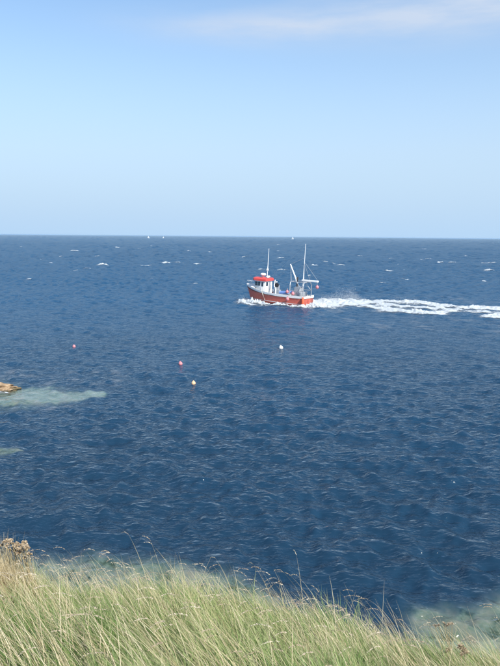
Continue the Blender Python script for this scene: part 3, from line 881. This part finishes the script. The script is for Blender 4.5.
def ribbons(x, y, z, h, w, lx, ly, bend, seg):
    """curved tapering blades: root, length, width, lean (lx, ly), droop"""
    n = len(x)
    t = np.linspace(0, 1, seg + 1)
    ln = np.hypot(lx, ly)[:, None] + 1e-6
    ux, uy = (lx[:, None] / ln), (ly[:, None] / ln)
    ang = np.arctan(ln) * 0.55 + bend[:, None] * t[None] ** 1.5               # angle from vertical along the blade
    ds = h[:, None] / seg
    hor = np.concatenate([np.zeros((n, 1)), np.cumsum(np.sin(ang[:, :-1]) * ds, 1)], 1)
    ver = np.concatenate([np.zeros((n, 1)), np.cumsum(np.cos(ang[:, :-1]) * ds, 1)], 1)
    cx, cy, cz = x[:, None] + ux * hor, y[:, None] + uy * hor, z[:, None] + ver
    fa = rng.uniform(0, np.pi, n)[:, None]
    wx, wy = np.cos(fa), 0.5 * np.sin(fa)
    ww = w[:, None] * np.clip(1.08 - t[None] ** 2.2, 0.06, 1) * 0.5
    A = np.stack([cx - wx * ww, cy - wy * ww, cz], -1); B = np.stack([cx + wx * ww, cy + wy * ww, cz], -1)
    V = np.stack([A, B], 2).reshape(-1, 3)                                      # n, seg+1, 2
    base = (np.arange(n) * (seg + 1) * 2)[:, None] + (np.arange(seg) * 2)[None]
    F = np.stack([base, base + 1, base + 3, base + 2], -1).reshape(-1, 4)
    al = np.repeat(np.tile(t, n), 2)
    return V, F, al, (cx, cy, cz, ang, ux, uy)

WIND = (-0.80, -0.05)
# the green sward
n = 95000
x, y = scatter(n); n = len(x)
z = ground_z(x, y) - 0.02
clump = fbm(x / 0.55, y / 0.55, 3, 500)
dry = fbm(x / 1.3 + 3, y / 1.3, 3, 510)
h = (0.12 + 0.40 * clump) * rng.uniform(0.6, 1.35, n)
swirl = (fbm(x / 0.7 + 50, y / 0.7, 2, 540) - 0.5)
swirl2 = (fbm(x / 0.7 + 90, y / 0.7, 2, 545) - 0.5)
V, F, al, _ = ribbons(x, y, z, h, np.exp(rng.normal(np.log(0.0048), 0.38, n)), WIND[0] * rng.uniform(0.2, 1.5, n) + 1.5 * swirl + rng.normal(0, .40, n), WIND[1] + 1.8 * swirl2 + rng.normal(0, .45, n), rng.uniform(0.15, 1.25, n), 4)
rnd = np.clip(0.03 + 0.62 * rng.random(n) ** 1.3 + (dry - 0.5) * 1.0, 0, 1)
grass = link('grass', np_mesh('grass', V, F, {'rnd': np.repeat(rnd, 10), 'along': al}), M_GREEN)
tag(grass, 'long green grass covering the clifftop slope in the foreground', 'grass', kind='stuff')
# dry blades lying over it
n = 42000
x, y = scatter(n, past=0.7); n = len(x)
keep = rng.random(n) < np.clip(0.25 + 1.3 * (fbm(x / 0.9 + 8, y / 0.9, 3, 520) - 0.35) + 0.12 * np.clip(-x - 1, 0, 2), 0.05, 1)
x, y = x[keep], y[keep]; n = len(x); z = ground_z(x, y) - 0.02
V, F, al, _ = ribbons(x, y, z, rng.uniform(0.3, 0.75, n), rng.uniform(0.0025, 0.0055, n), WIND[0] * rng.uniform(0.6, 2.0, n) + 1.2 * (fbm(x / 0.6 + 50, y / 0.6, 2, 540) - 0.5) + rng.normal(0, .35, n), WIND[1] + rng.normal(0, .45, n), rng.uniform(0.1, 1.1, n), 5)
straw = link('dry_grass', np_mesh('dry_grass', V, F, {'rnd': np.repeat(rng.random(n), 12), 'along': al * 0.5}), M_STRAW)
tag(straw, 'straw-coloured dry grass bent over among the green on the clifftop', 'grass', kind='stuff')
# tall flowering stalks with drooping seed heads
n = 1300
x, y = scatter(n, y0=2.8, past=0.25); n = len(x)
keep = rng.random(n) < np.clip(0.3 + 1.5 * (fbm(x / 0.8 + 30, y / 0.8, 2, 530) - 0.35), 0.06, 1)
x, y = x[keep], y[keep]; n = len(x); z = ground_z(x, y) - 0.02
hh = rng.uniform(0.45, 0.92, n)
V, F, al, (cx, cy, cz, an, ux, uy) = ribbons(x, y, z, hh, rng.uniform(0.0032, 0.0050, n), WIND[0] * rng.uniform(0.5, 1.5, n) + rng.normal(0, .2, n), WIND[1] + rng.normal(0, .3, n), rng.uniform(0.1, 0.95, n), 8)
rn = rng.random(n)
stalks = link('grass_stalks', np_mesh('grass_stalks', V, F, {'rnd': np.repeat(rn, 18), 'along': al * 0.3}), M_STRAW)
tag(stalks, 'thin pale grass stalks leaning left above the clifftop turf', 'grass', kind='stuff')
# seed heads: little spikelets along the last part of each stalk
HV = []; NS = 22
px_, py_, pz_ = cx[:, -1], cy[:, -1], cz[:, -1]; a_end = an[:, -1] + rng.uniform(0.1, 0.5, n)
hl = rng.uniform(0.08, 0.17, n)
for k in range(NS):
    s = k / NS
    qx = px_ + ux[:, 0] * np.sin(a_end + 0.5 * s) * hl * s; qy = py_ + uy[:, 0] * np.sin(a_end + .5 * s) * hl * s; qz = pz_ + np.cos(a_end + 0.5 * s) * hl * s
    dl_ = rng.normal(0, 1, (n, 3)); dl_ /= np.linalg.norm(dl_, axis=1)[:, None]
    dl_ = dl_ * 0.38 + np.stack([ux[:, 0] * np.sin(a_end), uy[:, 0] * np.sin(a_end), np.cos(a_end)], -1)
    ls = rng.uniform(0.010, 0.019, n)[:, None] * (1 - 0.5 * s)
    sd2 = np.cross(dl_, rng.normal(0, 1, (n, 3))); sd2 /= np.linalg.norm(sd2, axis=1)[:, None]
    q = np.stack([qx, qy, qz], -1)
    HV.append(np.stack([q, q + dl_ * ls * 0.5 + sd2 * 0.0034, q + dl_ * ls, q + dl_ * ls * 0.5 - sd2 * 0.0034], 1))
HV = np.stack(HV, 1).reshape(-1, 3)
HF = np.arange(len(HV)).reshape(-1, 4)
heads = link('seed_heads', np_mesh('seed_heads', HV, HF, {'rnd': np.repeat(rng.random(n), NS * 4), 'along': np.zeros(len(HV))}), M_HEAD)
tag(heads, 'feathery pale seed heads at the tips of the leaning grass stalks', 'grass', kind='stuff')

# withered plants at the cliff edge
M_BROWN = m_blade('withered_head', [(0.0, (0.20, 0.14, 0.09)), (0.5, (0.44, 0.34, 0.22)), (1.0, (0.70, 0.60, 0.43))], 0.15)
def head_mesh(r, seed, k=70):
    g = np.random.default_rng(seed)
    d = g.normal(0, 1, (k, 3)); d /= np.linalg.norm(d, axis=1)[:, None]; d[:, 2] = np.abs(d[:, 2]) * 0.9 - 0.15
    s = np.cross(d, g.normal(0, 1, (k, 3))); s /= np.linalg.norm(s, axis=1)[:, None]
    l = r * g.uniform(0.7, 1.15, (k, 1))
    V = np.stack([d * 0.15 * r, d * l * 0.7 + s * r * 0.16, d * l, d * l * 0.7 - s * r * 0.16], 1).reshape(-1, 3)
    return np_mesh('seed_head', V, np.arange(len(V)).reshape(-1, 4), {'rnd': np.repeat(g.random(k), 4), 'along': np.zeros(len(V))})
HEADS = [head_mesh(0.028, 40 + k) for k in range(4)]
for me in HEADS: me.materials.append(M_BROWN)
PALE = [head_mesh(0.022, 60 + k) for k in range(2)]
for me in PALE: me.materials.append(M_HEAD)

def plant(root, tips, meshes, label, nstem, sx, sy, hr, leaf=0.0):
    """tips: world points of the seed heads; nstem thin dry stems fill the tuft"""
    t = empty('withered_plant', root)
    P = np.array(root)
    bm = bmesh.new()
    for tip in tips:
        q = Vector(tip) - Vector(root)
        b = Vector((random.gauss(0, sx * 0.4), random.gauss(0, sy * 0.4), 0.0))
        if nstem > 100: b += Vector((q.x * 0.75 + 0.12, q.y * 0.7, 0))
        b.z = float(ground_z(np.array([root[0] + b.x]), np.array([root[1] + b.y]))[0]) - root[2] - 0.02
        tube(bm, [b, b.lerp(q, 0.5) + Vector((0.03, 0, 0.03)), q], 0.004, 4, 0.0025)
    me = bpy.data.meshes.new('stem'); bm.to_mesh(me); bm.free()
    link('stem', me, M_STRAW, t)
    x = root[0] + rng.normal(0.08, sx, nstem); y = root[1] + rng.normal(0, sy, nstem)
    z = ground_z(x, y) - 0.02
    prof = np.exp(-((x - root[0]) / (1.5 * sx)) ** 2)
    V, F, al, _ = ribbons(x, y, z, hr * (0.45 + 0.6 * prof) * rng.uniform(0.75, 1.1, nstem), rng.uniform(0.003, 0.006, nstem), -0.45 + rng.normal(0, .25, nstem), rng.normal(0, .3, nstem), rng.uniform(0.0, 0.5, nstem), 5)
    o = link('dry_leaves', np_mesh('dry_leaves', V - P, F, {'rnd': np.repeat(rng.random(nstem), 12), 'along': al * .4}), M_STRAW, t)
    for k, tip in enumerate(tips):
        o = link('seed_head', random.choice(meshes), None, t)
        o.location = Vector(tip) - Vector(root)
        o.rotation_euler = (random.uniform(-.6, .6), random.uniform(-.6, .6), random.uniform(0, 6))
        o.scale = [random.uniform(0.8, 1.45)] * 3
    tag(t, label, 'plant')
    return t
yp = 6.6
tips = [at_y(px, py, yp + random.uniform(-.12, .12)) for px, py in [(9, 541), (12, 544), (17, 544), (20, 545.5), (22, 547), (24, 543), (26, 546), (15, 551), (19, 553), (28, 554), (30, 554.5), (24, 558), (14, 549), (4, 542), (-4, 541), (-9, 545), (11, 540), (25, 550), (-14, 548), (7, 546), (21, 550), (2, 545), (6, 541), (13, 547), (16, 546), (23, 545.5), (18, 549), (27, 548.5), (10, 550), (-1, 547)]]
gp = at_y(4, 585, yp)
root = (gp.x, yp, float(ground_z(np.array([gp.x]), np.array([yp]))[0]))
plant(root, tips, HEADS, 'dense straw tuft with brown withered flower heads at the left cliff edge', 2400, 0.20, 0.12, 0.76)
yp = 5.75
tips = [at_y(px, py, yp + random.uniform(-.05, .05)) for px, py in [(435, 626), (438.5, 625.2), (444, 623.5), (446.5, 626), (449, 624.5), (452, 623.5)]]
gp = at_y(446, 648, yp)
root = (gp.x, yp, float(ground_z(np.array([gp.x]), np.array([yp]))[0]))
plant(root, tips, PALE, 'small plant with a row of pale seed heads against the water, lower right', 16, 0.05, 0.05, 0.2)
yp = 5.3
tips = [at_y(px, py, yp + random.uniform(-.05, .05)) for px, py in [(447.5, 651.5), (449, 649.5), (461, 647), (464, 650), (466, 653), (462, 654)]]
gp = at_y(458, 665, yp)
root = (gp.x, yp, float(ground_z(np.array([gp.x]), np.array([yp]))[0]))
plant(root, tips, HEADS, 'low withered plant with dark brown heads in the grass, lower right corner', 14, 0.05, 0.05, 0.2)

# ------------------------------------------------------------------ sea haze: even air over the whole place
bm = bmesh.new()
box(bm, -46000, 46000, -600, 46000, -13.5, 12.6)
hm = bpy.data.materials.new('sea_air'); hm.use_nodes = True
hn = hm.node_tree.nodes; hn.clear()
ho = hn.new('ShaderNodeOutputMaterial'); pv = hn.new('ShaderNodeVolumePrincipled')
pv.inputs['Color'].default_value = (0.52, 0.76, 1.0, 1); pv.inputs['Density'].default_value = 0.00006
hm.node_tree.links.new(pv.outputs[0], ho.inputs['Volume'])
me = bpy.data.meshes.new('haze'); bmesh.ops.recalc_face_normals(bm, faces=bm.faces); bm.to_mesh(me); bm.free()
haze = link('haze', me, hm)
tag(haze, kind='stuff')
